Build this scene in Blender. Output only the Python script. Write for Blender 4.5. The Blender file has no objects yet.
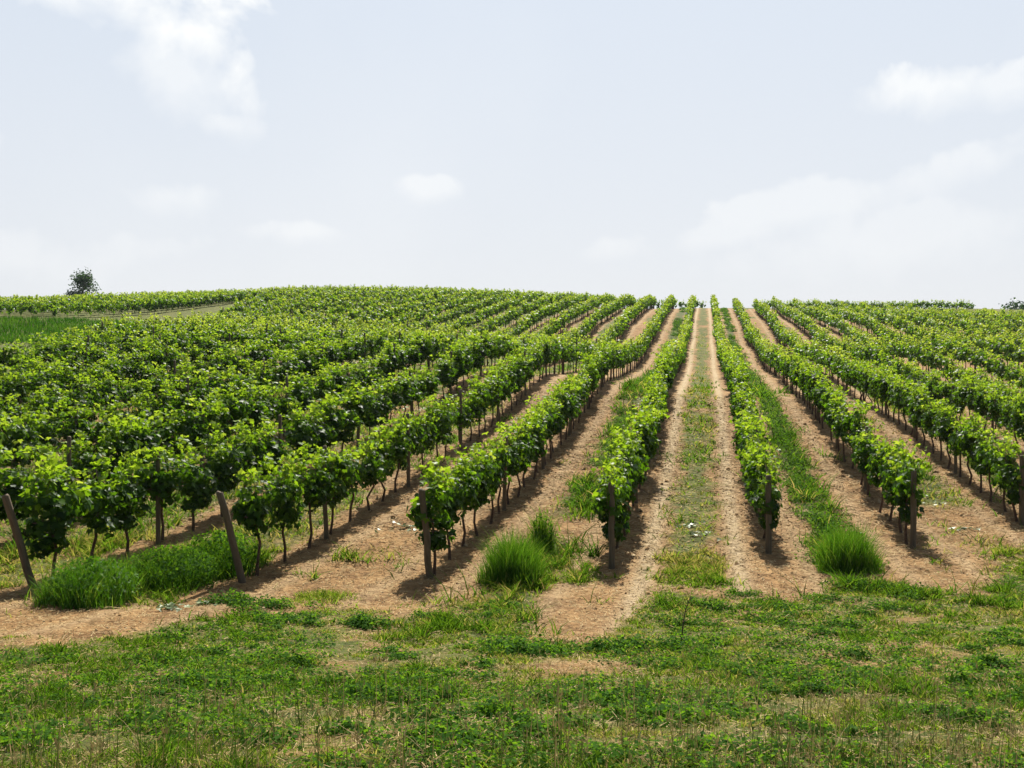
import bpy, math, random
import numpy as np

# ------------------------------------------------------------------ camera, sky, sun, exposure
TH = math.atan(.193); CT = math.cos(TH); ST = math.sin(TH); FP = 1000.0; SP = 2.8
SUN_EL = math.radians(49); SUN_AZ = math.radians(4)          # azimuth measured from +Y towards -X (up the rows)
scene = bpy.context.scene
COL = scene.collection
cam_data = bpy.data.cameras.new('camera')
cam_data.lens = 36.0 * FP / 1024.0; cam_data.sensor_width = 36.0
cam_data.clip_start = .05; cam_data.clip_end = 5000
cam = bpy.data.objects.new('camera', cam_data); COL.objects.link(cam)
cam.location = (0, 0, 0); cam.rotation_euler = (math.radians(90), 0, TH)
scene.camera = cam
scene.view_settings.view_transform = 'Standard'; scene.view_settings.look = 'None'
scene.view_settings.gamma = 1; scene.view_settings.use_curve_mapping = False
scene.view_settings.exposure = 0.88

sl = bpy.data.lights.new('sun', 'SUN'); sl.energy = 5.0; sl.angle = math.radians(.6); sl.color = (1, .955, .87)
sun = bpy.data.objects.new('sun', sl); COL.objects.link(sun)
from mathutils import Vector, Matrix
sdir = Vector((-math.sin(SUN_AZ) * math.cos(SUN_EL), math.cos(SUN_AZ) * math.cos(SUN_EL), math.sin(SUN_EL)))
sun.rotation_euler = sdir.to_track_quat('Z', 'Y').to_euler(); sun.location = (0, 20, 60)

world = bpy.data.worlds.new('World'); scene.world = world; world.use_nodes = True
wt = world.node_tree; wn = wt.nodes; wl = wt.links; wn.clear()
def wnode(t, **k):
    n = wn.new(t)
    for a, b in k.items(): setattr(n, a, b)
    return n
def wmath(op, a, b=None, c_=None, clamp=False):
    n = wnode('ShaderNodeMath', operation=op, use_clamp=clamp)
    for i, v in enumerate((a, b, c_)):
        if v is None: continue
        if isinstance(v, (int, float)): n.inputs[i].default_value = v
        else: wl.new(v, n.inputs[i])
    return n.outputs[0]
def wmix(f, a, b):
    n = wnode('ShaderNodeMix', data_type='RGBA')
    for i, v in ((0, f), (6, a), (7, b)):
        if isinstance(v, (int, float)): n.inputs[i].default_value = v
        elif isinstance(v, tuple): n.inputs[i].default_value = (*v, 1)
        else: wl.new(v, n.inputs[i])
    return n.outputs[2]
sky = wnode('ShaderNodeTexSky', sky_type='NISHITA', sun_disc=False)
sky.sun_elevation = SUN_EL; sky.sun_rotation = -SUN_AZ
sky.altitude = 150; sky.air_density = 1.3; sky.dust_density = 3.5; sky.ozone_density = 1.2
tc = wnode('ShaderNodeTexCoord')
sep = wnode('ShaderNodeSeparateXYZ'); wl.new(tc.outputs['Generated'], sep.inputs[0])
az = wmath('ADD', wmath('ARCTAN2', sep.outputs[0], sep.outputs[1]), TH)
el = wmath('ARCSINE', sep.outputs[2])
hz = wmath('MULTIPLY', wmath('SUBTRACT', .62, el, clamp=True), 1.0)
# the milky veil lies low and towards the sun; overhead and behind the sky is clearer and deeper
toward = wmath('ADD', .05, wmath('MULTIPLY', wmath('COSINE', az), 1.08), clamp=True)
low = wmath('SUBTRACT', 1.0, wmath('DIVIDE', wmath('SUBTRACT', el, .42, clamp=True), .5), clamp=True)
haze_f = wmath('MULTIPLY', wmath('MULTIPLY', toward, low), .93)
SKY_HI = (6.25, 7.0, 8.05); SKY_LO = (7.8, 7.95, 8.2)     # bright summer haze veiling the blue (times the strength below)
veil = wmix(wmath('DIVIDE', el, .42, clamp=True), SKY_LO, SKY_HI)
base = wmix(haze_f, sky.outputs[0], veil)
nz = wnode('ShaderNodeTexNoise'); nz.inputs['Scale'].default_value = 13; nz.inputs['Detail'].default_value = 9
nz.inputs['Roughness'].default_value = .56; nz.inputs['Distortion'].default_value = .25
wl.new(tc.outputs['Generated'], nz.inputs['Vector'])
nz2 = wnode('ShaderNodeTexNoise'); nz2.inputs['Scale'].default_value = 2.6; nz2.inputs['Detail'].default_value = 6
wl.new(tc.outputs['Generated'], nz2.inputs['Vector'])
nf = wmath('SUBTRACT', nz.outputs[0], .5)
# clouds: azimuth, elevation, half width, half height, tilt, density, edge softness
CLOUDS = [(-.296, .320, .056, .042, 0, .92), (-.264, .290, .032, .040, 0, .85), (-.345, .332, .060, .036, -.2, .85), (-.41, .350, .065, .024, -.2, .75), (-.32, .285, .075, .045, -.3, .42),
          (-.275, .243, .035, .012, 0, .35), (-.085, .190, .030, .011, 0, .34), (-.325, .175, .055, .018, 0, .36), (-.205, .147, .05, .010, 0, .30),
          (.40, .268, .060, .022, 0, .62), (.46, .262, .06, .018, 0, .45), (.30, .166, .14, .020, .18, .30), (.47, .205, .12, .020, .3, .32), (.19, .140, .11, .014, .1, .26),
          (.38, .135, .17, .03, .1, .22), (-.50, .215, .03, .02, 0, .3), (-.45, .11, .12, .03, 0, .2)]
acc = None
for (ca, ce, w_, h_, tilt, dens) in CLOUDS:
    da = wmath('SUBTRACT', az, ca); de = wmath('SUBTRACT', el, ce)
    u = wmath('DIVIDE', wmath('ADD', wmath('MULTIPLY', da, math.cos(tilt)), wmath('MULTIPLY', de, math.sin(tilt))), w_)
    v = wmath('DIVIDE', wmath('SUBTRACT', wmath('MULTIPLY', de, math.cos(tilt)), wmath('MULTIPLY', da, math.sin(tilt))), h_)
    # flat fading base, crisp top
    r = wmath('SQRT', wmath('ADD', wmath('MULTIPLY', u, u), wmath('MULTIPLY', v, v)))
    m = wmath('ADD', wmath('SUBTRACT', 1.05, r), wmath('MULTIPLY', nf, 4.2))
    m = wmath('DIVIDE', m, wmath('SUBTRACT', 1.05, wmath('MULTIPLY', wmath('MAXIMUM', wmath('MINIMUM', v, 1.0), -1.0), .65)), clamp=True)
    m = wmath('SMOOTH_MIN', m, 1.0, .2)
    m = wmath('MULTIPLY', m, dens)
    acc = m if acc is None else wmath('MAXIMUM', acc, m)
thin = wmath('MULTIPLY', wmath('SUBTRACT', nz2.outputs[0], .5, clamp=True), .9)
acc = wmath('ADD', acc, wmath('MULTIPLY', thin, .6), clamp=True)
cloudc = wmix(wmath('MULTIPLY', acc, wmath('MULTIPLY', toward, low)), base, (9.8, 9.8, 9.6))
bg = wnode('ShaderNodeBackground'); bg.inputs['Strength'].default_value = .06
wl.new(cloudc, bg.inputs[0])
wo = wnode('ShaderNodeOutputWorld'); wl.new(bg.outputs[0], wo.inputs[0])

# ------------------------------------------------------------------ helpers
rng = np.random.default_rng(7)
def hash2(ix, iy, seed):
    h = (ix * 374761393 + iy * 668265263 + seed * 1442695041) & 0xffffffff
    h = ((h ^ (h >> 13)) * 1274126177) & 0xffffffff
    return ((h ^ (h >> 16)) & 0xffff) / 65535.0
def vnoise(x, y, seed=0):
    x = np.asarray(x, float); y = np.asarray(y, float)
    ix = np.floor(x).astype(np.int64); iy = np.floor(y).astype(np.int64)
    fx = x - ix; fy = y - iy; fx = fx * fx * (3 - 2 * fx); fy = fy * fy * (3 - 2 * fy)
    a = hash2(ix, iy, seed); b = hash2(ix + 1, iy, seed); c_ = hash2(ix, iy + 1, seed); d = hash2(ix + 1, iy + 1, seed)
    return (a * (1 - fx) + b * fx) * (1 - fy) + (c_ * (1 - fx) + d * fx) * fy
def fbm(x, y, sc, seed=0, oct=4):
    t = 0; amp = .5; tot = 0
    for o in range(oct):
        t = t + amp * vnoise(np.asarray(x) / sc, np.asarray(y) / sc, seed + o * 17); tot += amp; amp *= .5; sc *= .5
    return t / tot
def sstep(a, b, x):
    t = np.clip((x - a) / (b - a), 0, 1); return t * t * (3 - 2 * t)

def mesh_np(name, V, Q, mats, attrs=None, mat_idx=None, smooth=False):
    """quads only, fast"""
    me = bpy.data.meshes.new(name)
    V = np.asarray(V, np.float32); Q = np.asarray(Q, np.int32)
    me.vertices.add(len(V)); me.vertices.foreach_set('co', V.ravel())
    me.loops.add(Q.size); me.loops.foreach_set('vertex_index', Q.ravel())
    me.polygons.add(len(Q)); me.polygons.foreach_set('loop_start', np.arange(0, Q.size, 4, dtype=np.int32))
    if mat_idx is not None: me.polygons.foreach_set('material_index', np.asarray(mat_idx, np.int32))
    if smooth: me.polygons.foreach_set('use_smooth', np.ones(len(Q), bool))
    for k, v in (attrs or {}).items():
        a = me.attributes.new(k, 'FLOAT', 'POINT'); a.data.foreach_set('value', np.asarray(v, np.float32))
    me.update(calc_edges=True)
    for m in (mats if isinstance(mats, (list, tuple)) else [mats]): me.materials.append(m)
    return me
def link(name, me, parent=None):
    o = bpy.data.objects.new(name, me); COL.objects.link(o)
    if parent: o.parent = parent
    return o
def tag(o, label=None, cat=None, group=None, kind=None):
    for k, v in (('label', label), ('category', cat), ('group', group), ('kind', kind)):
        if v: o[k] = v
    return o
def empty(name, loc, rz=0):
    o = bpy.data.objects.new(name, None); COL.objects.link(o); o.location = loc; o.rotation_euler = (0, 0, rz)
    o.empty_display_size = .2
    return o

# ------------------------------------------------------------------ terrain: a surveyed surface through measured heights
def rx(k): return -1.624 + SP * k
S_ = []
def s_add(X, d, z): S_.append((X, (d + X * ST) / CT, z))
def s_row(k, x, y, top=1.7):
    X = rx(k); d = FP * X / (CT * (x - 705)); s_add(X, d, (384 - y) * d / FP - top)
def s_pt(x, y, d, top=0): s_add((x - 705) * d * CT / FP, d, (384 - y) * d / FP - top)
for k, x, y in [(0,612,568),(1,768,553),(2,912,545),(3,1020,525),(-1,432,575),(-2,250,580),(-3,40,582)]: s_row(k, x, y, 0)
for t in [(-1,487,442),(-1,548,404),(-1,587,365),(-1,626,344),(-1,650,326),(-1,665,302),(0,671,351),(0,684,326),
(-2,549,338),(-2,514,364),(-2,608,333),(-2,618,323),(-2,628,308),(-2,643,299),(-3,461,346),(-3,513,339),(-3,376,382),(-3,436,365),
(-3,577,328),(-4,320,372),(-4,366,358),(-4,390,346),(-4,544,330),(-4,559,316),(-4,582,303),(-4,605,295),(-5,511,328),(-5,526,316),(-5,549,305),(-5,577,295),
(-6,478,326),(-6,503,313),(-6,541,298),(2,748,328),(2,769,346),(2,802,359),(3,769,310),(3,784,328),(3,802,343),(3,842,354),(3,1018,444),(3,928,394),
(4,1024,404),(4,978,382),(4,809,318),(4,832,336),(4,878,346),(5,961,366),(5,1019,391.6),(5,842,318),(5,862,333),(6,832,308),(6,878,324),(7,865,308)]: s_row(*t)
for a in [(0,318,95,0),(0,340,75,0),(0,355,64,0),(95,322,58,1.7),(160,318,62,1.7),(220,320,64,1.7),(300,325,62,1.7),(400,333,60,1.7),(240,303,144,0),
 (370,287,145,1.7),(300,288,145,1.7),(260,291,145,1.7),(450,289,145,1.7),(550,293,145,1.7),(650,298,145,1.7),(700,308,141,0),(0,297,130,1.7),(-150,300,120,1.7),
 (900,306,130,1.7),(1000,309,125,1.7),(1000,330,80,1.7),(950,337,65,1.7),(1150,312,120,1.7),(860,309.6,165,0),(980,309.6,165,0),(720,309.5,165,0)]: s_pt(*a)
for x in (-200, 300, 512, 800, 1200):
    for d, z in [(-6,-1.65),(0,-1.68),(4.2,-1.78),(8,-2.5),(12,-3.02),(15,-3.2)]: s_add((x - 705) * max(d, 6) * CT / FP, d, z)
for x, z in [(-200,10.5),(300,11.5),(600,10.8),(1000,9.5),(1300,9)]: s_pt(x, 384 - z / 200 * FP, 200)
S_ = np.array(S_)
def U_(r2): return .5 * r2 * np.log(r2 + 1e-9)
_P = S_[:, :2] / 50; _n = len(_P)
_A = np.zeros((_n + 3, _n + 3)); _A[:_n, :_n] = U_(((_P[:, None] - _P[None]) ** 2).sum(-1)) + .004 * np.eye(_n)
_A[:_n, _n] = 1; _A[:_n, _n + 1:] = _P; _A[_n, :_n] = 1; _A[_n + 1:, :_n] = _P.T
_W = np.linalg.solve(_A, np.concatenate([S_[:, 2], np.zeros(3)]))
def H(X, Y):
    X = np.atleast_1d(np.asarray(X, float)); Y = np.atleast_1d(np.asarray(Y, float))
    sh = X.shape; X = X.ravel(); Y = Y.ravel(); out = np.empty(len(X))
    for i in range(0, len(X), 20000):
        x = np.clip(X[i:i + 20000], -110, 60); y = np.clip(Y[i:i + 20000], -8, 200)
        q = np.stack([x, y], -1) / 50
        z = U_(((q[:, None, :] - _P) ** 2).sum(-1)) @ _W[:_n] + _W[_n] + q @ _W[_n + 1:]
        z -= np.clip(Y[i:i + 20000] - 175, 0, 500) * .06
        z += (fbm(X[i:i + 20000], Y[i:i + 20000], 1.3, 3, 3) - .5) * .10 + (fbm(X[i:i + 20000], Y[i:i + 20000], .42, 23, 2) - .5) * .07 * np.clip(2 - Y[i:i + 20000] / 30, 0, 1)
        out[i:i + 20000] = z
    return out.reshape(sh)
def h1(x, y): return float(H(x, y)[0])
def depth(X, Y): return Y * CT - X * ST
def frame_x(X, Y): return 512 + FP * (X * CT + Y * ST) / np.maximum(depth(X, Y), .1)

# plan of the place ------------------------------------------------
HEAD = [(-30,8.5),(-12,9.6),(-8.0,10.0),(-7.3,9.4),(-6.9,10.4),(-6.6,11.7),(-6.1,13.3),(-5.3,13.8),(-4.3,13.5),(-3.5,14.5),(-2.6,14.4),(-2.0,12.6),(-1.2,12.4),(-.85,14.6),(-.5,16.4),(.4,16.3),
        (1.2,15.8),(1.9,16.9),(2.3,17.3),(3.1,17.6),(3.9,16.1),(4.5,17.2),(5.3,19.4),(7,20),(10,21.5),(30,26)]   # far edge of the grassy headland
HX = np.array([p[0] for p in HEAD]); HY = np.array([p[1] for p in HEAD])
LB = [(-22,-20),(-22,10),(-27.7,35.3),(-36,54),(-40,73.6),(-53,111.8),(-61,135),(-66,160)]
LBx = np.array([p[0] for p in LB], float); LBy = np.array([p[1] for p in LB], float)
def left_edge(Y): return np.interp(Y, LBy, LBx)
FRONT = {-3:(40,), }
fd = {-3:15.3, -2:16.0, -1:16.5, 0:17.8, 1:19.0, 2:19.6, 3:21.9}
def row_front(k):
    d = fd[k] if k in fd else (15.3 + (k + 3) * .6 if k < -3 else 21.9 + (k - 3) * 1.0)
    d = max(d, 11.5)
    return (d + rx(k) * ST) / CT
def row_back(k):
    X = rx(k)
    if X > 3: return 150 - .5 * (X - 8) if X > 8 else 140.0
    return 146.0 if k < 0 else (145.0 if k < 2 else 141.0)
# strips of low plants in each alley: k = alley between row k and k+1 -> (centre offset, half width, amount, weediness)
STRIP = {0:(0,.50,.88,.12), 1:(-.08,.36,.85,.9), -1:(.16,.50,.78,.8), 2:(.15,.62,.42,.2), -2:(0,.6,.34,.2), -3:(0,.95,.8,.2), -4:(0,.95,.8,.3), 3:(0,.7,.62,.3), 4:(0,.6,.5,.2), -5:(0,.95,.8,.3)}
def ground_masks(X, Y):
    k = np.floor((X + 1.624) / SP).astype(int); cen = -1.624 + SP * k + SP / 2; o = X - cen
    co = np.zeros_like(X); hw = np.full_like(X, .6); am = np.full_like(X, .45); wd = np.full_like(X, .2)
    west = k < -5; hw[west] = .95; am[west] = .85; wd[west] = .3
    for kk, (a, b, c_, d) in STRIP.items():
        m = k == kk; co[m] = a; hw[m] = b; am[m] = c_; wd[m] = d
    n1 = fbm(X, Y, 1.6, 11); n2 = fbm(X, Y, .45, 29, 3); n3 = fbm(X, Y, 7.0, 41)
    n0 = fbm(X, Y, .16, 51, 2)
    e = np.abs(o - co) + (n1 - .5) * .6 + (n2 - .5) * .45 + (n0 - .5) * .35
    strip = sstep(hw + .22, hw - .2, e)
    patch = sstep(.62 - am * .42, .78 - am * .42, n1 * .6 + n3 * .4)
    g = strip * patch * np.where(X < -5.2, sstep(.3, 2.2, Y - HY_at(X) - 2.0), 1) * np.where(k == 1, sstep(17.6, 18.4, Y), 1)
    dist = HY_at(X) - Y - np.where(X > -1.2, .15, .55) + (n1 - .5) * 2.4 + (n2 - .5) * 1.6 + (n0 - .5) * 1.1
    head = sstep(-.5, .6, dist)
    bare = sstep(.53, .66, fbm(X, Y, 1.9, 77) * .6 + n2 * .4) * .8
    headm = head * (1 - bare)
    stray = sstep(.66, .76, fbm(X, Y, .5, 83, 3)) * .8 * sstep(.45, .6, fbm(X, Y, 3, 84))
    g = np.maximum(g, stray * sstep(1.5, 4, Y - HY_at(X)))
    inb = (X > left_edge(Y) - 1.2) & (Y < 147)
    out = ~inb
    g = np.where(out, .9 + .1 * n1, np.maximum(g, headm))
    tr = np.exp(-((np.abs(o) - .80) / .17) ** 2) * (.5 + .9 * (k == 0)) * (1 - head) * (~out)
    wdf = np.where(head > .3, sstep(.48, .62, fbm(X, Y, .9, 5)) * .6, wd)
    return g, tr, wdf, head
def HY_at(X): return np.interp(X, HX, HY)

# ------------------------------------------------------------------ materials
def mat(name):
    m = bpy.data.materials.new(name); m.use_nodes = True; nt = m.node_tree; nt.nodes.clear(); return m, nt
class NT:
    def __init__(s, nt): s.nt = nt
    def n(s, t, **k):
        x = s.nt.nodes.new(t)
        for a, b in k.items(): setattr(x, a, b)
        return x
    def l(s, a, b): s.nt.links.new(a, b)
    def attr(s, name): x = s.n('ShaderNodeAttribute', attribute_name=name); return x.outputs['Fac']
    def noise(s, scale, detail=4, rough=.55, vec=None):
        x = s.n('ShaderNodeTexNoise'); x.inputs['Scale'].default_value = scale; x.inputs['Detail'].default_value = detail; x.inputs['Roughness'].default_value = rough
        if vec is not None: s.l(vec, x.inputs['Vector'])
        return x.outputs[0]
    def ramp(s, f, stops):
        x = s.n('ShaderNodeValToRGB'); e = x.color_ramp.elements
        while len(e) < len(stops): e.new(.5)
        for i, (p, c_) in enumerate(stops): e[i].position = p; e[i].color = (*c_, 1)
        s.l(f, x.inputs[0]); return x.outputs[0]
    def mix(s, f, a, b, mode='MIX'):
        x = s.n('ShaderNodeMix', data_type='RGBA', blend_type=mode)
        for i, v in ((0, f), (6, a), (7, b)):
            if isinstance(v, (int, float)): x.inputs[i].default_value = v
            elif isinstance(v, tuple): x.inputs[i].default_value = (*v, 1)
            else: s.l(v, x.inputs[i])
        return x.outputs[2]
    def math(s, op, a, b=0, clamp=False):
        x = s.n('ShaderNodeMath', operation=op, use_clamp=clamp)
        for i, v in enumerate((a, b)):
            if isinstance(v, (int, float)): x.inputs[i].default_value = v
            else: s.l(v, x.inputs[i])
        return x.outputs[0]
    def out(s, sh): o = s.n('ShaderNodeOutputMaterial'); s.l(sh, o.inputs[0])
    def princ(s, col, rough, spec=.5, bump=None, bstr=.3, bdist=.02):
        p = s.n('ShaderNodeBsdfPrincipled')
        if isinstance(col, tuple): p.inputs['Base Color'].default_value = (*col, 1)
        else: s.l(col, p.inputs['Base Color'])
        if isinstance(rough, (int, float)): p.inputs['Roughness'].default_value = rough
        else: s.l(rough, p.inputs['Roughness'])
        p.inputs['Specular IOR Level'].default_value = spec
        if bump is not None:
            b = s.n('ShaderNodeBump'); b.inputs['Strength'].default_value = bstr; b.inputs['Distance'].default_value = bdist
            s.l(bump, b.inputs['Height']); s.l(b.outputs[0], p.inputs['Normal'])
        return p.outputs[0]

def leaf_material(name, stops, tstops, rough=.36, spec=.5, trans=.4, attr='tone'):
    m, nt = mat(name); t = NT(nt)
    f = t.attr(attr)
    col = t.ramp(f, stops); tcol = t.ramp(f, tstops)
    p = t.princ(col, rough, spec)
    tr = t.n('ShaderNodeBsdfTranslucent'); t.l(tcol, tr.inputs[0])
    mx = t.n('ShaderNodeMixShader'); mx.inputs[0].default_value = trans
    t.l(p, mx.inputs[1]); t.l(tr.outputs[0], mx.inputs[2]); t.out(mx.outputs[0])
    return m
M = {}
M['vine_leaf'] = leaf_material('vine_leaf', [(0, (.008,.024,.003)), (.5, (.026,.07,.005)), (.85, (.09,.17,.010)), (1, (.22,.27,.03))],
                               [(0, (.03,.10,.003)), (.5, (.16,.35,.007)), (.8, (.40,.62,.016)), (1, (.60,.72,.06))], .50, .14, .36)  # dark end deepened so low leaves carry canopy shade in their colour
M['grass'] = leaf_material('grass', [(0, (.022,.06,.005)), (.5, (.07,.135,.010)), (.8, (.16,.19,.025)), (1, (.34,.25,.09))],
                           [(0, (.08,.2,.008)), (.5, (.24,.38,.018)), (.8, (.42,.44,.05)), (1, (.50,.38,.11))], .8, .0, .42)
M['straw'] = leaf_material('straw', [(0, (.09,.055,.02)), (.45, (.26,.17,.07)), (1, (.50,.38,.19))], [(0, (.25,.18,.08)), (1, (.5,.38,.18))], .8, .1, .12)
M['stalk'] = leaf_material('stalk', [(0, (.022,.04,.008)), (.5, (.12,.09,.03)), (1, (.42,.32,.15))], [(0, (.06,.12,.01)), (1, (.35,.25,.1))], .7, .1, .2)
M['weed'] = leaf_material('weed', [(0, (.014,.048,.005)), (.6, (.04,.11,.009)), (1, (.12,.2,.02))], [(0, (.05,.17,.004)), (1, (.26,.46,.02))], .75, .03, .38)
M['tuft'] = leaf_material('tuft', [(0, (.022,.07,.006)), (.6, (.055,.14,.009)), (1, (.15,.24,.03))], [(0, (.05,.18,.006)), (.6, (.15,.37,.010)), (1, (.36,.52,.04))], .6, .08, .30)
M['litter'] = leaf_material('litter', [(0, (.06,.11,.025)), (1, (.20,.25,.10))], [(0, (.1,.14,.05)), (1, (.3,.32,.2))], .5, .4, .2)
M['tree_leaf'] = leaf_material('tree_leaf', [(0, (.02,.05,.018)), (1, (.05,.10,.035))], [(0, (.04,.1,.02)), (1, (.1,.2,.05))], .5, .3, .25)
m_, nt_ = mat('vine_bark'); t = NT(nt_); tc_ = t.n('ShaderNodeTexCoord').outputs['Object']
nb = t.noise(30, 5, .6, tc_)
t.out(t.princ(t.ramp(nb, [(.3, (.05,.028,.018)), (.7, (.14,.085,.055))]), .9, .2, nb, .6, .01)); M['bark'] = m_
m_, nt_ = mat('weathered_wood'); t = NT(nt_); tcn = t.n('ShaderNodeTexCoord').outputs['Object']
mp = t.n('ShaderNodeMapping'); mp.inputs['Scale'].default_value = (30, 30, 2.5); t.l(tcn, mp.inputs[0])
nb = t.noise(1.5, 6, .65, mp.outputs[0]); nb2 = t.noise(4, 3, .5, tcn)
t.out(t.princ(t.mix(nb2, t.ramp(nb, [(.3, (.05,.037,.024)), (.7, (.20,.155,.105))]), (.12,.09,.055)), .85, .2, nb, .7, .01)); M['post'] = m_

m_, nt_ = mat('vineyard_ground'); t = NT(nt_); pos = t.n('ShaderNodeNewGeometry').outputs['Position']
n_f = t.noise(9, 8, .7, pos); n_m = t.noise(1.6, 6, .6, pos); n_l = t.noise(.25, 4, .5, pos); n_ff = t.noise(45, 4, .7, pos)
soil = t.ramp(t.math('ADD', t.math('MULTIPLY', n_f, .55), t.math('MULTIPLY', n_m, .45)), [(.36, (.07,.036,.014)), (.45, (.19,.108,.042)), (.54, (.32,.193,.078)), (.68, (.45,.295,.13))])
soil = t.mix(.5, soil, t.ramp(n_ff, [(.3, (.55,.5,.45)), (.65, (1.25,1.2,1.15))]), 'MULTIPLY')
soil = t.mix(t.math('MULTIPLY', n_l, .5), soil, (.26,.145,.058))
track = t.ramp(n_f, [(.3, (.27,.19,.10)), (.7, (.50,.39,.235))])
tm = t.math('MULTIPLY', t.attr('track'), t.math('ADD', t.math('MULTIPLY', n_m, 1.1), .25), True)
soil = t.mix(tm, soil, track)
gcol = t.ramp(t.math('ADD', t.math('MULTIPLY', n_f, .5), t.math('MULTIPLY', n_m, .5)), [(.36, (.03,.045,.008)), (.48, (.075,.10,.016)), (.58, (.17,.145,.038)), (.72, (.27,.19,.07))])
wcol = t.ramp(n_f, [(.3, (.022,.042,.007)), (.7, (.07,.105,.016))])
gcol = t.mix(t.attr('weed'), gcol, wcol)
gcol = t.mix(t.attr('pale'), gcol, t.ramp(n_m, [(.3, (.045,.075,.010)), (.7, (.10,.12,.022))]))
gm = t.math('MULTIPLY', t.math('POWER', t.attr('grass'), 1.7), t.math('ADD', t.math('MULTIPLY', n_f, 1.6), .15), True)
t.out(t.princ(t.mix(gm, soil, gcol), .95, .15, t.math('ADD', n_f, t.math('MULTIPLY', n_ff, .3)), .9, .06)); M['ground'] = m_

# ------------------------------------------------------------------ ground: one sheet to the horizon
def axis(segs):
    out = [segs[0][0]]
    for a, b, st in segs:
        n = max(1, int(round((b - a) / st))); out += list(np.linspace(a, b, n + 1)[1:])
    return np.array(out)
gx = axis([(-2600,-600,400),(-600,-140,46),(-140,-70,3.5),(-70,-30,.6),(-30,-12,.28),(-12,9,.11),(9,26,.28),(26,62,.6),(62,140,4),(140,600,46),(600,2600,400)])
gy = axis([(-300,-20,40),(-20,3,1.5),(3,7,.15),(7,26,.11),(26,50,.3),(50,150,.7),(150,210,3),(210,600,40),(600,3400,400)])
GX, GY = np.meshgrid(gx, gy); GZ = H(GX, GY)
g, tr, wd, head = ground_masks(GX.ravel(), GY.ravel())
pale = ((GX.ravel() < left_edge(GY.ravel()) - .5) & (GY.ravel() < 150)).astype(float) * .9
nx, ny = len(gx), len(gy)
idx = np.arange(nx * ny).reshape(ny, nx)
Q = np.stack([idx[:-1, :-1], idx[:-1, 1:], idx[1:, 1:], idx[1:, :-1]], -1).reshape(-1, 4)
ground = link('ground', mesh_np('ground', np.stack([GX.ravel(), GY.ravel(), GZ.ravel()], -1), Q, M['ground'], dict(grass=g, track=tr, weed=wd, pale=pale), smooth=True))
tag(ground, kind='structure')

# ------------------------------------------------------------------ leaves, blades and tubes as quad soups
LEAF_V = np.array([(0,0,0),(.42,-.06,.05),(.62,.42,.0),(.26,.52,-.02),(0,1.05,-.12),(-.26,.52,-.02),(-.62,.42,.0),(-.42,-.06,.05),(0,.42,-.09)], float)
LEAF_Q = np.array([(0,1,2,8),(8,2,3,4),(8,4,5,6),(0,8,6,7)])
DIA_V = np.array([(0,0,0),(.5,.5,.06),(0,1,-.05),(-.5,.5,.06)], float); DIA_Q = np.array([(0,1,2,3)])
def frames(nrm, r):
    """rotation matrices whose z axis is nrm with random spin; leaf tip (y) biased downwards"""
    n = nrm / np.linalg.norm(nrm, axis=1, keepdims=True)
    down = np.array([0, 0, -1.0]) + r.normal(0, .55, (len(n), 3))
    y = down - (down * n).sum(1, keepdims=True) * n; y /= np.linalg.norm(y, axis=1, keepdims=True) + 1e-9
    x = np.cross(y, n)
    return np.stack([x, y, n], 2)
def scatter(tv, tq, P, R, s, tone):
    n = len(P); V = np.einsum('nij,kj->nki', R, tv) * s[:, None, None] + P[:, None, :]
    Qs = (tq[None] + (np.arange(n) * len(tv))[:, None, None]).reshape(-1, 4)
    return V.reshape(-1, 3), Qs, np.repeat(tone, len(tv))
def canopy(r, n, size, span=.62, tv=LEAF_V, tq=LEAF_Q, top=1.62, low=0):
    """leaf cloud of one trained vine; local x = across the row, y = along the row"""
    h = .50 + (top - .50) * r.beta(1.9, 1.35, n)
    hs = (h - .5) / (top - .5)
    ywid = span * (.42 + .75 * np.clip(hs, 0, 1) ** .7)
    x = 0
    nc = 17; ch = .60 - low + (top - .78 + low) * r.beta(1.9, 1.2, nc); cs = (ch - .5) / (top - .5)
    cy = r.uniform(-1, 1, nc) * span * (.30 + .60 * cs); cx = r.uniform(-1, 1, nc) * (.07 + .11 * np.sin(np.clip(cs, 0, 1) * 3.0))
    j = r.integers(0, nc, n); v = r.normal(0, 1, (n, 3)); v /= np.linalg.norm(v, axis=1, keepdims=True)
    rad = r.uniform(.13, .23, nc)[j] * r.beta(4, 1.2, n)
    P = np.stack([cx[j], cy[j], ch[j]], -1) + v * rad[:, None] * [1, 1.1, 1.0]
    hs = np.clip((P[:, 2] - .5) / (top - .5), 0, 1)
    # shoots above and beyond the hedge
    ns = max(3, n // 60); k = int(n * .20)
    sx = r.normal(0, .10, ns); sy = r.uniform(-span, span, ns); sh = r.uniform(.10, .46, ns); wx = r.normal(0, .16, ns)
    j = r.integers(0, ns, k); t_ = r.uniform(0, 1, k)
    P[:k] = np.stack([sx[j] + wx[j] * t_ + r.normal(0, .05, k), sy[j] + r.normal(0, .05, k), top - .12 + sh[j] * t_], -1)
    nrm = v * 1.1 + r.normal(0, .45, (n, 3)) + [0, 0, .45]; nrm[:, 0] += np.sign(P[:, 0]) * .3
    s = size * r.uniform(.5, 1.35, n); s[:k] *= .72
    tone = np.clip(.17 + .40 * hs + r.normal(0, .17, n), 0, .93); tone[:k] = np.clip(.62 + .25 * t_ + r.normal(0, .08, k), 0, 1)  # lower leaves toned darker, canopy shade put into colour; shoots young and paler
    return P, nrm, s, tone
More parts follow.
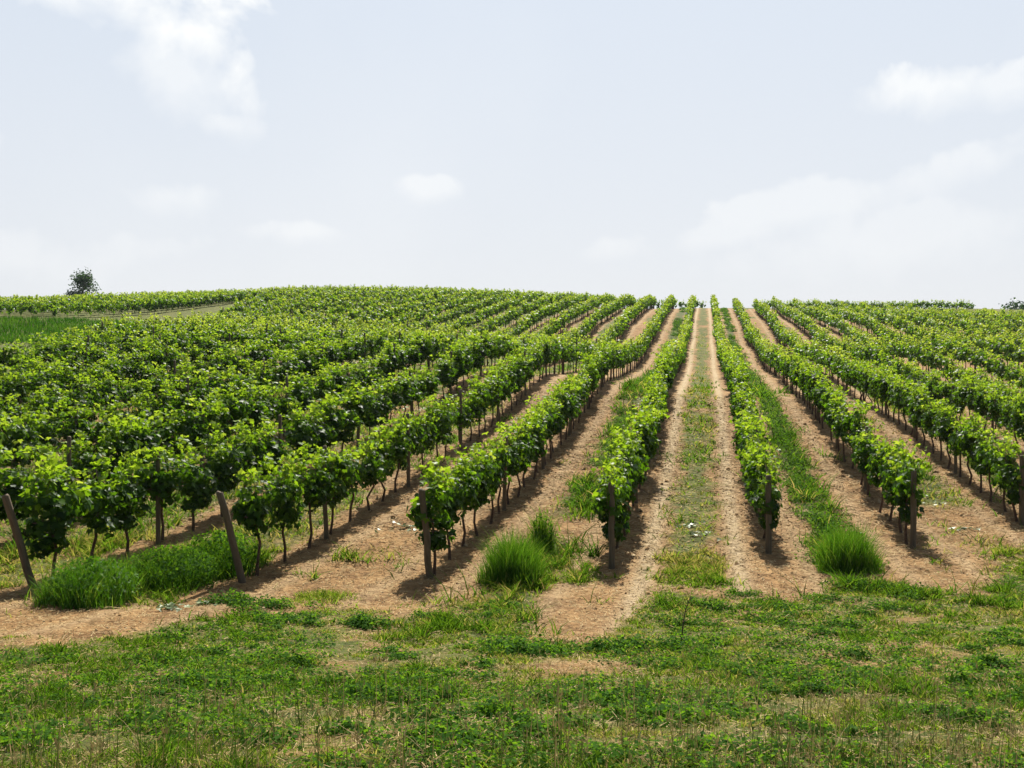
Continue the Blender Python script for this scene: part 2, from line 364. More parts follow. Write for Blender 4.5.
def tube(pts, rad, sides=6, cap=True):
    pts = [Vector(p) for p in pts]; V = []; Qs = []
    for i, p in enumerate(pts):
        d = (pts[min(i + 1, len(pts) - 1)] - pts[max(i - 1, 0)]).normalized()
        a = d.cross(Vector((.3, 1, .1))).normalized(); b = d.cross(a)
        for k in range(sides):
            t_ = 2 * math.pi * k / sides; V.append(p + (a * math.cos(t_) + b * math.sin(t_)) * rad[i])
    for i in range(len(pts) - 1):
        for k in range(sides):
            Qs.append((i * sides + k, i * sides + (k + 1) % sides, (i + 1) * sides + (k + 1) % sides, (i + 1) * sides + k))
    if cap:
        o = (len(pts) - 1) * sides
        if sides == 6: Qs += [(o, o + 1, o + 2, o + 3), (o, o + 3, o + 4, o + 5)]
        if sides == 8: Qs += [(o, o+1, o+2, o+3), (o, o+3, o+4, o+7), (o+4, o+5, o+6, o+7)]
        if sides == 4: Qs += [(o, o+1, o+2, o+3)]
    return np.array([tuple(v) for v in V]), np.array(Qs)
def joinVQ(parts):
    V = []; Q_ = []; o = 0
    for v, q in parts: V.append(v); Q_.append(q + o); o += len(v)
    return np.concatenate(V), np.concatenate(Q_)

# ------------------------------------------------------------------ vines and posts: where they stand
vines = []; posts = []
KMIN, KMAX = -30, 28
for k in range(KMIN, KMAX + 1):
    X = rx(k); y0 = row_front(k); y1 = row_back(k)
    r = np.random.default_rng(1000 + k)
    y = y0 + {-3: .32, -2: .46, -1: .18}.get(k, .20)
    i = 0
    while y < y1:
        if X > left_edge(y) + .3:
            gap = r.random() < .03 and i > 3
            if not gap: vines.append((k, X + r.normal(0, .035), y, r.uniform(.9, 1.1), 'main'))
        y += 1.08 + r.normal(0, .07); i += 1
    ps = [y0] + list(np.arange(y0 + (3.4 if k in (-3, -2) else 5.9), y1, 5.45)) + [y1]
    for j, yy in enumerate(ps):
        if X > left_edge(yy) + .1: posts.append((k, X, yy, j))
# block on the far left beyond the grass path, same direction, and rows across the crest
CUR = np.array([(-125,79),(-70,84),(-61,86.3),(-57,89.5),(-55.6,94),(-55.4,101),(-56.4,112),(-58.5,125),(-62,141)], float)
seg = np.concatenate([[0], np.cumsum(np.hypot(*np.diff(CUR, axis=0).T))])
for j in range(11):
    for s_ in np.arange(0, seg[-1], 1.05):
        X = np.interp(s_, seg, CUR[:, 0]) - 1.9 * j + rng.normal(0, .04); Y = np.interp(s_, seg, CUR[:, 1]) + 2.4 * j + rng.normal(0, .05)
        if Y < 152: vines.append((100 + j, X, Y, rng.uniform(.9, 1.1), 'cross2'))
for a, b, Y in [(-14.0, .6, 149.0), (9, 40.5, 163.0), (8, 41, 165.8)]:
    for X in np.arange(a, b, 1.05): vines.append((200, X, Y, rng.uniform(.9, 1.1), 'cross'))
vines = [v for v in vines if -45 < frame_x(v[1], v[2]) < 1069 or depth(v[1], v[2]) < 32 and -170 < frame_x(v[1], v[2]) < 1190]
posts = [p for p in posts if -45 < frame_x(p[1], p[2]) < 1069]
vd = np.array([depth(v[1], v[2]) for v in vines]); vf = np.array([frame_x(v[1], v[2]) for v in vines])
vz = H(np.array([v[1] for v in vines]), np.array([v[2] for v in vines])) - np.array([.4 if v[4] == 'cross' and v[2] < 155 else .5 if v[4] == 'cross' else .22 if v[4] == 'cross2' else 0 for v in vines])
inside = (vf > -4) & (vf < 1028)
order = [i for i in np.argsort(vd) if inside[i]]
near = set(order[:300])

ORD = ['', 'first','second','third','fourth','fifth','sixth','seventh','eighth','ninth','tenth','eleventh','twelfth','thirteenth','fourteenth','fifteenth','sixteenth','seventeenth','eighteenth','nineteenth','twentieth']
def ordw(n):
    if n <= 20: return ORD[n]
    tens = {2:'twenty',3:'thirty',4:'forty',5:'fifty'}[n // 10]
    return tens + '-' + ORD[n % 10] if n % 10 else tens[:-1] + 'ieth'
def rowphrase(k):
    return f"{ordw(1 - k)} row left of central wheel track" if k <= 0 else f"{ordw(k)} row right of central wheel track"

# shared meshes for the near vines
NV = 18; fol_mesh = []; tr_mesh = []; tips = []
for i in range(NV):
    r = np.random.default_rng(50 + i)
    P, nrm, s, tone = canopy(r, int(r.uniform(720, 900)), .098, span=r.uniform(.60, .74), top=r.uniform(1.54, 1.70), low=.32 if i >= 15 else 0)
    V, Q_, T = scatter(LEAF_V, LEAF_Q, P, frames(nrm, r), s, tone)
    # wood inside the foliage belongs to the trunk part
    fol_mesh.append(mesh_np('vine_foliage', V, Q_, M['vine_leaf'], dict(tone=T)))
    b = r.normal(0, .045, (4, 2)); b[0] = 0
    pts = [(b[0][0], b[0][1], -.05), (b[1][0], b[1][1], .28), (b[2][0] + .01, b[2][1], .55), (b[3][0], b[3][1], .85)]
    parts = [tube(pts, [.034, .026, .024, .022])]
    for sg in (-1, 1):
        parts.append(tube([pts[3], (0, sg * .2, 1.0), (0, sg * .5, 1.03)], [.018, .014, .009]))
    for q in range(5):
        yy = r.uniform(-.5, .5); parts.append(tube([(0, yy, 1.0), (r.normal(0, .05), yy + r.normal(0, .06), 1.35), (r.normal(0, .08), yy + r.normal(0, .1), 1.68)], [.007, .006, .003], 4))
    v, q = joinVQ(parts); tr_mesh.append(mesh_np('vine_trunk', v, q, M['bark'], smooth=True))
counts = {}
vnum = {}
for i in sorted(order, key=lambda i: (vines[i][0], vines[i][2])):
    k = vines[i][0]; counts[k] = counts.get(k, 0) + 1; vnum[i] = counts[k]
proto = None
for i in order[:300]:
    k, X, Y, sc, _ = vines[i]
    m_i = int(rng.integers(0, 15)) if not ((vnum[i] == 1 and k >= -1 and k < 4) or (k <= -3 and rng.random() < .35)) else 15 + int(rng.integers(0, 3)); t_i = int(rng.integers(0, NV))
    if proto is None:
        root = empty('grape_vine', (0, 0, 0)); tr_o = link('trunk', tr_mesh[0], root); fo = link('foliage', fol_mesh[0], root); proto = (root, tr_o, fo)
    else:
        root = proto[0].copy(); COL.objects.link(root)
        tr_o = proto[1].copy(); tr_o.parent = root; COL.objects.link(tr_o)
        fo = proto[2].copy(); fo.parent = root; COL.objects.link(fo)
    tr_o.data = tr_mesh[t_i]; fo.data = fol_mesh[m_i]
    root.location = (X, Y, vz[i] - .01); root.rotation_euler = (rng.normal(0, .03), rng.normal(0, .04), math.pi * int(rng.integers(0, 2)) + rng.normal(0, .12))
    fo.scale = (sc * rng.uniform(.9, 1.15), rng.uniform(.92, 1.1), sc)
    if k <= -3: fo.scale[0] *= 1.25; fo.scale[1] *= 1.08
    if -3 <= k <= 3: lab = f"leafy vine, {ordw(vnum[i])} from the front, {rowphrase(k)}"
    elif k < -3: lab = f"leafy vine, {ordw(vnum[i])} from picture's left edge, {ordw(1 - k)} row left of the central track"
    else: lab = f"leafy vine, {ordw(vnum[i])} from picture's right edge, {ordw(k)} row right of the central track"
    tag(root, lab, 'grape vine', 'grape vines in the trellised rows')

# every other vine, one mass
Vs = []; Qs = []; Ts = []; Ms = []; off = 0
tube_t = tube([(0, 0, 0), (.02, .01, .45), (0, 0, .95)], [.03, .024, .02], 4, False)
lods = []
for (n, size, tv, tq) in [(440, .125, LEAF_V, LEAF_Q), (270, .155, DIA_V, DIA_Q), (170, .195, DIA_V, DIA_Q)]:
    vs = []
    for j in range(8):
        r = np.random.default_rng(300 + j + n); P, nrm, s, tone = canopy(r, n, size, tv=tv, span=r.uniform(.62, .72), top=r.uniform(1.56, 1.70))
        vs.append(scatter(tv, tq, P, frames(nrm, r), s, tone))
    lods.append(vs)
for i, (k, X, Y, sc, blk) in enumerate(vines):
    if i in near: continue
    d = vd[i]; L = 0 if d < 48 else (1 if d < 85 else 2)
    v, q, tn = lods[L][int(rng.integers(0, 8))]
    a = rng.normal(0, .15) + (math.pi / 2 if blk == 'cross' or (blk == 'cross2' and X < -57 and Y < 118) else 0) + math.pi * int(rng.integers(0, 2))
    ca, sa = math.cos(a), math.sin(a)
    R = np.array([[ca, -sa, 0], [sa, ca, 0], [0, 0, 1]]); sz = np.array([rng.uniform(.9, 1.2), rng.uniform(.92, 1.12), sc * rng.uniform(.94, 1.06)])
    o = np.array([X, Y, vz[i]])
    Vs.append((v * sz) @ R.T + o); Qs.append(q + off); off += len(v); Ts.append(np.clip(tn + .13 * min(1, d / 70) + rng.normal(0, .05), 0, 1)); Ms.append(np.zeros(len(q), int))  # tone lifted with distance: brightness of sunlit far rows put into leaf colour
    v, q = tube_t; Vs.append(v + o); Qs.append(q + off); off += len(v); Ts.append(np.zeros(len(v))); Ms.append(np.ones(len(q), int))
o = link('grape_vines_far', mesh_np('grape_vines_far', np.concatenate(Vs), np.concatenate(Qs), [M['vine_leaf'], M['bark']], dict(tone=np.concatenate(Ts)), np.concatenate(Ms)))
o.name = 'distant_vines'
tag(o, 'mass of green vine rows farther up the hillside to the skyline', 'vines', kind='stuff')
print('vines', len(vines), 'faces', len(o.data.polygons))

# ------------------------------------------------------------------ trellis posts
def post_mesh(seed, rad, hgt):
    r = np.random.default_rng(seed)
    zs = [-.1, .3, .7, 1.1, hgt - .02, hgt]; pts = [(r.normal(0, .008), r.normal(0, .008), z) for z in zs]
    v, q = tube(pts, [rad * 1.08, rad * 1.03, rad, rad * .97, rad * .95, rad * .8], 8)
    v = v * (1 + r.normal(0, .004, v.shape)); return mesh_np('post', v, q, M['post'], smooth=False)
endp = [post_mesh(i, .057, 1.50) for i in range(3)]; linep = [post_mesh(10 + i, .043, 1.80) for i in range(4)]
LEAN = {-3: (-.17, -.22), -2: (-.18, -.16), -1: (-.06, -.14), 0: (0, -.03), 1: (0, -.02), 2: (.01, -.03), 3: (0, -.03)}   # tilt across, tilt along
pz = H(np.array([p[1] for p in posts]), np.array([p[2] for p in posts]))
pd = np.array([depth(p[1], p[2]) for p in posts]); pf = np.array([frame_x(p[1], p[2]) for p in posts])
porder = [i for i in np.argsort(pd) if -4 < pf[i] < 1028]
pnear = porder[:240]; pc = {}; pnum = {}
for i in sorted(porder, key=lambda i: (posts[i][0], posts[i][2])):
    k = posts[i][0]; pc[k] = pc.get(k, 0) + 1; pnum[i] = pc[k]
pproto = None
for i in pnear:
    k, X, Y, j = posts[i]
    if pproto is None: o = link('trellis_post', linep[0]); pproto = o
    else: o = pproto.copy(); COL.objects.link(o)
    o.data = endp[i % 3] if j == 0 else linep[i % 4]
    lx, ly = LEAN.get(k, (0, -.05)) if j == 0 else (rng.normal(0, .02), rng.normal(0, .02))
    top = Vector((lx, ly, 1)).normalized()
    o.location = (X + (0 if j == 0 else .03), Y - (.10 if j == 0 else 0), pz[i]); o.rotation_euler = top.to_track_quat('Z', 'Y').to_euler()
    if j and k > -2: o.scale = (1, 1, .91)
    if k in LEAN and j == 0:
        lean = {-3: 'strongly leaning', -2: 'leaning', -1: 'slightly leaning'}.get(k, 'upright')
        lab = f"{lean} grey wooden end post of the {rowphrase(k)}"
    elif -3 <= k <= 3: lab = f"grey wooden post, {ordw(pnum[i])} from the front, {rowphrase(k)}"
    elif k < -3: lab = f"grey wooden post, {ordw(pnum[i])} from left edge, {ordw(1 - k)} row left of central track"
    else: lab = f"grey wooden post, {ordw(pnum[i])} from right edge, {ordw(k)} row right of central track"
    tag(o, lab, 'post', 'wooden posts of the vine trellis')
rest = [i for i in range(len(posts)) if i not in set(pnear)]
v0, q0 = tube([(0, 0, -.1), (0, 0, 1.62)], [.05, .047], 6)
V = np.concatenate([v0 + np.array([posts[i][1], posts[i][2], pz[i]]) for i in rest]); Q_ = np.concatenate([q0 + n * len(v0) for n in range(len(rest))])
o = link('distant_posts', mesh_np('distant_posts', V, Q_, M['post'])); tag(o, 'distant wooden posts standing among the far vine rows', 'posts', kind='stuff')

# ------------------------------------------------------------------ grass and ground plants
def blades(P, h, w, lean, r, tone, seg=2, droop=.5):
    """bent ribbons; P base points"""
    n = len(P); a = r.uniform(0, 2 * math.pi, n); b = r.uniform(0, 2 * math.pi, n)
    side = np.stack([np.cos(b), np.sin(b), np.zeros(n)], -1); dirv = np.stack([np.cos(a), np.sin(a), np.zeros(n)], -1)
    rows = []
    for i in range(seg + 1):
        t_ = i / seg; ww = w * (1 - .85 * t_ ** 1.5)
        c_ = P + dirv * (lean * h * (t_ * .35 + t_ * t_ * droop * 1.3))[:, None]; c_[:, 2] += h * (t_ - .35 * droop * lean * t_ * t_)
        rows += [c_ - side * (ww / 2)[:, None], c_ + side * (ww / 2)[:, None]]
    V = np.stack(rows, 1); m = 2 * (seg + 1)
    q = np.array([(2 * i, 2 * i + 1, 2 * i + 3, 2 * i + 2) for i in range(seg)])
    return V.reshape(-1, 3), (q[None] + (np.arange(n) * m)[:, None, None]).reshape(-1, 4), np.repeat(tone, m)
def stuff_mesh(name, parts, material, label, cat):
    V = []; Q2 = []; T = []; o_ = 0
    for v, q, t_ in parts: V.append(v); Q2.append(q + o_); T.append(t_); o_ += len(v)
    o = link(name, mesh_np(name, np.concatenate(V), np.concatenate(Q2), material, dict(tone=np.clip(np.concatenate(T), 0, 1))))
    return tag(o, label, cat, kind='stuff')
r = np.random.default_rng(99)
def sample_view(n, d0, d1, power=1.0, margin=60):
    """random plan points in the field of view, denser nearby"""
    u = r.uniform(0, 1, n); e = 2 - power
    d = (d0 ** e + (d1 ** e - d0 ** e) * u) ** (1 / e); x = r.uniform(-margin, 1024 + margin, n)
    rr = (x - 512) / FP * d; return rr * CT - d * ST, rr * ST + d * CT, d
# foreground meadow and the strips between the rows
parts = []; dparts = []
for (n, d0, d1, pw) in [(420000, 3.9, 19, 1.0), (240000, 14, 48, 1.15), (90000, 44, 100, 1.3)]:
    X, Y, d = sample_view(n, d0, d1, pw)
    g, tr, wd, head = ground_masks(X, Y)
    out = (X < left_edge(Y) - 1.2) | (Y > 147)
    p1 = fbm(X, Y, 1.1, 61); p2 = fbm(X, Y, .35, 62, 3); p3 = fbm(X, Y, 3.2, 63)
    keep = (r.uniform(0, 1, n) < g * (.15 + 1.2 * sstep(.38, .6, p1 * .4 + p2 * .6))) & ~out
    X, Y, d, g, wd, head, p1, p2, p3 = [a[keep] for a in (X, Y, d, g, wd, head, p1, p2, p3)]
    Z = H(X, Y); m = len(X)
    lush = sstep(.44, .60, p1)
    h = (.028 + .045 * r.random(m) ** 1.5 + .06 * lush * r.random(m)) * (1 + wd * np.where(head > .3, .5, 1.3) * sstep(.38, .62, p2)) * np.where(head > .3, .50 * (.35 + .65 * head), np.where((X > -1.6) & (X < 1.1), .8, 1.0)) * np.clip(d / 14, .85, 1.2)
    tus = sstep(.60, .74, fbm(X, Y, .55, 64, 2)) * sstep(.42, .55, p3 * .5 + p1 * .5)
    h = h * (1 + 1.3 * tus * np.where(head > .3, 1, .4))
    h *= np.where((head > .3), 1 + .5 * sstep(6.5, 4.2, d) * r.random(m), 1)
    w = np.clip(.0012 * d, .007, .05) * r.uniform(.7, 1.5, m)
    mic = fbm(X, Y, .13, 65, 2); h = h * (.45 + 1.5 * sstep(.38, .68, mic))
    dry = sstep(.38, .60, p3 * .55 + r.random(m) * .25 + .2 * (1 - p1)) * (1 - wd * .8)
    tone = np.clip(.42 + .25 * (p3 - .5) - .22 * lush - .18 * tus + .10 - .25 * (mic - .5) + r.normal(0, .13, m) + np.where(head > .3, 0, -.26 * wd), 0, .8)
    tone = np.where(r.random(m) < dry * .8 * (1 - tus), r.uniform(.8, 1, m), tone)
    parts.append(blades(np.stack([X, Y, Z - .004], -1), h, w, r.uniform(.3, 1.6, m), r, tone))
stuff_mesh('grass', parts, M['grass'], 'short patchy green and yellowing grass on the headland and between rows', 'grass')

# straw mulch lying on the soil
n = 230000
X, Y, d = sample_view(n, 4.2, 42, 1.2)
g, tr, wd, head = ground_masks(X, Y)
keep = (r.random(n) < (1 - g * .6) * (.25 + 1.2 * fbm(X, Y, .5, 91))) & (X > left_edge(Y))
X, Y, d = X[keep], Y[keep], d[keep]; m = len(X); Z = H(X, Y)
L = r.uniform(.03, .11, m) * np.clip(d / 14, .8, 2); a = r.uniform(0, 2 * math.pi, m); w = np.clip(.0007 * d, .005, .02)
dx = np.stack([np.cos(a), np.sin(a), r.normal(.05, .14, m)], -1) * L[:, None]; sd = np.stack([-np.sin(a), np.cos(a), r.normal(0, .3, m)], -1) * w[:, None] / 2
b = np.stack([X, Y, Z + .012 + r.random(m) * .015], -1)
V = np.stack([b - sd, b + sd, b + dx + sd * .6, b + dx - sd * .6], 1).reshape(-1, 3)
stuff_mesh('straw', [(V, np.arange(4 * m).reshape(-1, 4), np.repeat(r.random(m), 4))], M['straw'], 'dry cut straw scattered over the bare tan soil', 'straw')

# broad-leaved weeds: low clumps on the headland, taller in the weedy alleys
def clump(X0, Y0, R_, hgt, nl, size):
    rr = R_ * np.sqrt(r.random(nl)); a = r.uniform(0, 2 * math.pi, nl); X = X0 + rr * np.cos(a); Y = Y0 + rr * np.sin(a)
    P = np.stack([X, Y, np.full(nl, h1(X0, Y0)) + hgt * r.random(nl) * (1.05 - .7 * (rr / R_) ** 2)], -1)
    nrm = np.stack([np.cos(a) * rr / R_ * .8, np.sin(a) * rr / R_ * .8, np.ones(nl)], -1) + r.normal(0, .35, (nl, 3))
    return scatter(DIA_V * np.array([.8, 1, 1]), DIA_Q, P, frames(nrm, r), size * r.uniform(.6, 1.3, nl), np.clip(r.normal(.45, .2, nl), 0, 1))
wp = []
X, Y, d = sample_view(5200, 4.5, 17, .9); g, tr, wd, head = ground_masks(X, Y)
msk = (head > .6) & (fbm(X, Y, 1.5, 15) > .49)
for x, y, dd in zip(X[msk], Y[msk], d[msk]): wp.append(clump(x, y, r.uniform(.06, .22), r.uniform(.03, .11), 34, .032))
for (x, y, R_) in [(-6.6, 13.3, .5), (-6.2, 13.1, .5), (-1.9, 10.5, .45), (-2.2, 11.0, .4), (-.4, 11.3, .5), (-.9, 11.0, .4), (2.6, 16.4, .5), (3.0, 15.9, .5), (-5.2, 11.9, .4), (-4.3, 12.2, .35), (-8.6, 8.6, .5)]:
    for q in range(20): wp.append(clump(x + r.normal(0, R_ * .5), y + r.normal(0, R_ * .4), .12, r.uniform(.08, .2), 60, .042))
X, Y, d = sample_view(150, 5.5, 16, .9); g, tr, wd, head = ground_masks(X, Y)
for x, y in zip(X[head > .7], Y[head > .7]):
    R_ = r.uniform(.1, .32); hm = r.uniform(.06, .19)
    for q in range(int(6 + R_ * 40)): wp.append(clump(x + r.normal(0, R_ * .6), y + r.normal(0, R_ * .45), r.uniform(.07, .13), hm * r.uniform(.5, 1.1), 36, .036))
for kk, (c0, wdt) in {1: (2.58 - .08, .42), -1: (-3.02 + .2, .42)}.items():
    X = c0 + r.normal(0, wdt * .6, 1500); Y = 18.5 + 125 * r.random(1500) ** 1.7
    den = fbm(X, Y, 3.0, 200 + kk) if kk == -1 else np.ones(1500)
    for x, y, q in zip(X, Y, den):
        if q < .46: continue
        if kk == -1 and y < 21: continue
        if kk == 1 and vnoise(y / 1.1, x, 4) < .28: continue
        sc = 1 + max(0, (y - 35)) / 50
        wp.append(clump(x, y, r.uniform(.14, .28), r.uniform(.08, .34) if kk == 1 or r.random() < .5 else r.uniform(.05, .2), 42 if y < 45 else 22, .05 * sc))
X, Y, d = sample_view(900, 18, 45, 1.0); g, tr, wd, head = ground_masks(X, Y)
msk = (g > .5) & (X > left_edge(Y))
for x, y in zip(X[msk], Y[msk]): wp.append(clump(x, y, r.uniform(.08, .2), r.uniform(.03, .12), 26, .045))
stuff_mesh('weeds', wp, M['weed'], 'low dark green broad-leaved weeds in clumps between rows and on the headland', 'weeds')

# tall dry seeding grass stems in the immediate foreground
n = 3000; X, Y, d = sample_view(n, 4.1, 7.8, 1.5)
keep = r.random(n) < .15 + .9 * fbm(X, Y, .9, 8) * np.where(frame_x(X, Y) > 540, 1.1, .5) * np.where(d < 5.4, 1, .3)
X, Y = X[keep], Y[keep]; m = len(X); Z = H(X, Y); P = np.stack([X, Y, Z], -1); hh = r.uniform(.10, .46, m)
tn = r.choice([.0, .05, .1, .4, .8, 1], m) + r.normal(0, .05, m)
sp = [blades(P, hh, np.full(m, .005), r.uniform(.03, .25, m), r, tn, 4, .4)]
for rep in range(3): sp.append(blades(P + r.normal(0, .012, P.shape) * [1, 1, 0], hh * r.uniform(.2, .5, m), np.full(m, .006), r.uniform(.4, 1.2, m), r, tn * .8, 3, .7))
# seed heads
k2 = r.random(m) < .45; hp = P[k2].copy(); hp[:, 2] += hh[k2] * .86
for rep in range(4): sp.append(blades(hp + r.normal(0, .008, hp.shape), r.uniform(.03, .06, len(hp)), np.full(len(hp), .006), r.uniform(.2, .8, len(hp)), r, np.full(len(hp), .75), 2, .4))
stuff_mesh('seeding_grass', sp, M['stalk'], 'tall thin seeding grass stems along the bottom foreground', 'tall grass')

# crumbled clods of earth on the bare soil
n = 26000
X, Y, d = sample_view(n, 8, 40, 1.2); g, tr, wd, head = ground_masks(X, Y)
keep = (r.random(n) < (1 - g) * (1 - head) * (.15 + 1.1 * sstep(.4, .7, fbm(X, Y, .7, 33)))) & (X > left_edge(Y)); X, Y, d = X[keep], Y[keep], d[keep]; m = len(X)
s_ = r.uniform(.004, .018, m) ** 1.0 * np.clip(d / 16, .8, 1.8) * (1 + (r.random(m) < .04) * 1.3)
cube = np.array([(-1,-1,-.6),(1,-1,-.6),(1,1,-.6),(-1,1,-.6),(-.6,-.7,.6),(.7,-.5,.5),(.5,.7,.7),(-.7,.6,.5)]); cq = np.array([(0,1,5,4),(1,2,6,5),(2,3,7,6),(3,0,4,7),(4,5,6,7)])
Rm = frames(np.array([0, 0, 1.0]) + r.normal(0, .3, (m, 3)), r)
v, q, tt = scatter(cube, cq, np.stack([X, Y, H(X, Y) + s_ * .3], -1), Rm, s_, r.random(m))
m_, nt_ = mat('clod_earth'); tt_ = NT(nt_); tt_.out(tt_.princ(tt_.ramp(tt_.attr('tone'), [(0, (.14,.08,.035)), (.7, (.30,.185,.08)), (1, (.42,.32,.19))]), .95, .1))
stuff_mesh('soil_clods', [(v + r.normal(0, .003, v.shape), q, tt)], m_, 'small crumbled clods of earth on the bare soil', 'clods')

# prunings and pale cut leaves dropped on the soil
lp = []
for (x, y, R_, nn) in [(-7.3, 12.7, .3, 36), (-6.9, 13.1, .3, 16), (-6.0, 19.6, .6, 30), (-.2, 20.7, .4, 26), (-.3, 21.6, .35, 20), (3.1, 21.6, .3, 14), (5.4, 22.6, .4, 20), (5.5, 25.5, .35, 20)]:
    a = r.uniform(0, 2 * math.pi, nn); rr = R_ * np.abs(r.normal(0, .6, nn)); X = x + rr * np.cos(a); Y = y + rr * np.sin(a)
    P = np.stack([X, Y, H(X, Y) + .03 + r.random(nn) * .03], -1); nrm = np.array([0, 0, 1.0]) + r.normal(0, .35, (nn, 3))
    lp.append(scatter(LEAF_V, LEAF_Q, P, frames(nrm, r), r.uniform(.05, .09, nn), r.random(nn)))
stuff_mesh('cut_leaves', lp, M['litter'], 'pale wilted vine leaves and prunings dropped on the soil', 'cut leaves')

# big grass tufts, one object each
def tuft(x, y, R_, hgt, nb, label, material='tuft', width=.011, leaves=0, name='grass_tuft', lean=(.25, 1.0), dark=0):
    z = h1(x, y); a = r.uniform(0, 2 * math.pi, nb); rr = R_ * r.random(nb) ** .62 * (1 + .2 * np.sin(a * 3 + x) + .12 * np.sin(a * 7 + y) + r.normal(0, .08, nb))
    px_ = rr * np.cos(a); py_ = rr * np.sin(a)
    P = np.stack([px_, py_, H(x + px_, y + py_) - z - .01], -1)
    h = hgt * (1 - .45 * (rr / R_) ** 2) * r.uniform(.55, 1.1, nb)
    h *= 1 + .35 * (fbm(P[:, 0] + x, P[:, 1] + y, .22, 9, 2) - .5); tone = np.clip(r.normal(.5, .22, nb) - dark, 0, 1); tone[r.random(nb) < .05] = 1
    V, Q2, T = blades(P, h, np.full(nb, width), r.uniform(*lean, nb), r, tone, 4, .6)
    if leaves:
        aa = r.uniform(0, 2 * math.pi, leaves); r2 = R_ * 1.0 * np.sqrt(r.random(leaves))
        lx_ = r2 * np.cos(aa); ly_ = r2 * np.sin(aa); hh_ = hgt * .95 * r.random(leaves) ** .7 * (1 - .4 * (r2 / R_) ** 2)
        Pl = np.stack([lx_, ly_, H(x + lx_, y + ly_) - z + hh_], -1)
        v, q, t_ = scatter(DIA_V, DIA_Q, Pl, frames(np.stack([np.cos(aa), np.sin(aa), np.ones(leaves)], -1) + r.normal(0, .5, (leaves, 3)), r), r.uniform(.03, .06, leaves), np.clip(r.normal(.4, .2, leaves), 0, 1))
        Q2 = np.concatenate([Q2, q + len(V)]); V = np.concatenate([V, v]); T = np.concatenate([T, t_])
    o = link(name, mesh_np(name, V, Q2, M[material], dict(tone=T))); o.location = (x, y, z)
    return tag(o, label, 'tall grass' if name == 'grass_tuft' else 'weed')
tuft(-8.6, 12.9, .66, .68, 2600, 'wide bright green grass tuft at the foot of the leftmost vine row', leaves=1400, lean=(.05, .7))
tuft(-8.15, 14.25, .70, .66, 1900, 'dark green weedy bush behind the bright tuft on the left', 'weed', .012, 2600, 'weed_bush', (.1, .9), dark=.22)
tuft(-7.95, 15.45, .68, .74, 1700, 'dark weedy bush left of the leaning end post of the third row', 'weed', .012, 1900, 'weed_bush', (.1, .9), dark=.22)
tuft(-3.02, 15.75, .46, .88, 2600, 'bright green tall grass tuft between the slightly leaning post and the central rows', lean=(.05, .6))
tuft(-3.0, 18.6, .24, .80, 420, 'slender grey-green weed standing just behind the middle grass tuft', 'weed', .012, 420, 'tall_weed', (.05, .5))
tuft(2.42, 18.2, .50, .85, 2800, 'bright green grass tuft at the end of the weedy alley right of centre', lean=(.05, .6))
tuft(-5.55, 13.95, .5, .16, 900, 'low yellow-green grass patch in front of the second row from the left', 'grass', .012)
# single dark dry stalk standing on the headland
pts = [(0, 0, 0), (.02, 0, .2), (.05, .01, .4), (.11, .01, .56)]
v, q = tube(pts, [.009, .008, .006, .004], 6); vs = [(v, q)]
for i in range(5): vs.append(tube([(.03 + .012 * i, 0, .26 + .06 * i), (.03 + .012 * i + (-1) ** i * .05, .01, .31 + .06 * i)], [.005, .002], 4))
o = link('dry_stalk', mesh_np('dry_stalk', *joinVQ(vs), M['bark'], smooth=True)); o.location = (-.27, 11.6, h1(-.27, 11.6))
tag(o, 'single dark dry stalk standing alone in the headland grass', 'stalk')

# tall rough grass on the bank at the far left and along the path
n = 60000; X = r.uniform(-95, -36, n); Y = r.uniform(52, 84, n)
d = depth(X, Y); e = left_edge(Y)
keep = (X < e - 3.5) & (d > 72 + 6 * (fbm(X, Y, 6, 5) - .5)) & (X > -66 - (Y - 60) * 0 - 40) & (frame_x(X, Y) > -60) & (r.random(n) < .35 + fbm(X, Y, 3, 12))
keep &= (Y < np.interp(X, [-125, -70, -61, -57, -50], [79, 84, 86.3, 89.5, 95]) - 2.2) & (frame_x(X, Y) < 135)
X, Y = X[keep], Y[keep]; m = len(X); P = np.stack([X, Y, H(X, Y)], -1)
bp = blades(P, r.uniform(.2, .5, m) * (.6 + .7 * fbm(X, Y, 4, 3)), np.full(m, .07), r.uniform(.1, .6, m), r, np.clip(-.2 + .55 * fbm(X, Y, 3, 2) + r.normal(0, .12, m), 0, .9), 2, .4)
stuff_mesh('bank_grass', [bp], M['weed'], 'tall rough dark grass on the bank below the far left vine block', 'grass')

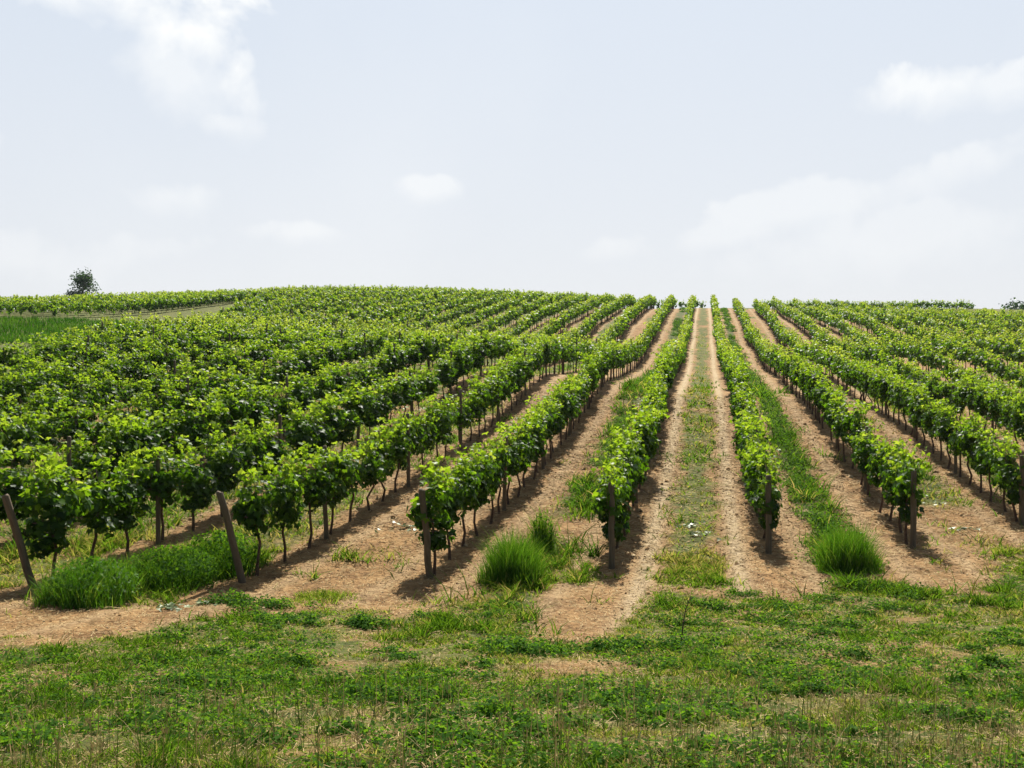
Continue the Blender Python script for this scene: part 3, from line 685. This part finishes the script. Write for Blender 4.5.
# ------------------------------------------------------------------ trees on the skyline
def tree(name, x, y, ztop, zbase, crown_w, label, seed, nl=2600, leaf=.22, base_frac=.3):
    r2 = np.random.default_rng(seed); root = empty(name, (x, y, zbase)); Ht = ztop - zbase
    parts = [tube([(0, 0, -.3), (.05, 0, Ht * .25), (0, .05, Ht * .5), (.1, 0, Ht * .85)], [.16, .13, .09, .03], 8)]
    cl = []
    for i in range(26):
        a = r2.uniform(0, 6.28); u = r2.uniform(base_frac, .97); rad = crown_w / 2 * math.sin(math.pi * min(.97, (u - base_frac) / (1 - base_frac) * .8 + .17)) ** .6 * r2.uniform(.35, 1.0)
        c_ = np.array([math.cos(a) * rad, math.sin(a) * rad, u * Ht]); cl.append(c_)
        b0 = np.array([0, 0, u * Ht * .6]); parts.append(tube([b0, (b0 + c_) / 2 + [0, 0, .1], c_], [.05, .03, .012], 4))
    v, q = joinVQ(parts); link('trunk', mesh_np('trunk', v, q, M['bark'], smooth=True), root)
    j = r2.integers(0, len(cl), nl); cr = crown_w * r2.uniform(.10, .19, len(cl))
    P = np.array(cl)[j] + r2.normal(0, 1, (nl, 3)) * (cr[j] * .75)[:, None] * [1, 1, .8]
    nrm = r2.normal(0, 1, (nl, 3)) + [0, 0, .6]
    v, q, t_ = scatter(DIA_V, DIA_Q, P, frames(nrm, r2), leaf * r2.uniform(.6, 1.3, nl), np.clip(r2.normal(.45, .25, nl), 0, 1))
    link('crown', mesh_np('crown', v, q, M['tree_leaf'], dict(tone=t_)), root); tag(root, label, 'tree'); return root
def at(x, d): rr = (x - 512) / FP * d; return rr * CT - d * ST, rr * ST + d * CT
tx, ty = at(83, 178); tree('small_tree', tx, ty, (384 - 274.5) * .178, h1(tx, ty) - .1, 5.2, 'lone round dark tree on the skyline above the far left vines', 5, 4600, .3, .2)
tx, ty = at(1019, 215); tree('low_tree', tx, ty, (384 - 306.3) * .215, h1(tx, ty) - .1, 8, 'low rounded tree peeking over the skyline at the far right', 6, 12000, .5, .15)

# ------------------------------------------------------------------ the thin summer haze in the air
bx0, bx1, by0, by1, bz0, bz1 = -2650, 2650, -340, 3500, float(GZ.min()) - 1.0, 34.0
V = np.array([(x, y, z) for z in (bz0, bz1) for y in (by0, by1) for x in (bx0, bx1)], float)
Q_ = np.array([(0,2,3,1), (4,5,7,6), (0,1,5,4), (2,6,7,3), (0,4,6,2), (1,3,7,5)])
m_, nt_ = mat('haze_air'); t = NT(nt_); pv = t.n('ShaderNodeVolumePrincipled')
pv.inputs['Color'].default_value = (.86, .92, 1, 1); pv.inputs['Density'].default_value = .00012; pv.inputs['Anisotropy'].default_value = .0
o_ = t.n('ShaderNodeOutputMaterial'); t.l(pv.outputs[0], o_.inputs['Volume'])
hz_ = link('haze', mesh_np('haze', V, Q_, m_)); tag(hz_, 'thin pale summer haze in the air over the whole hillside', 'haze', kind='stuff')
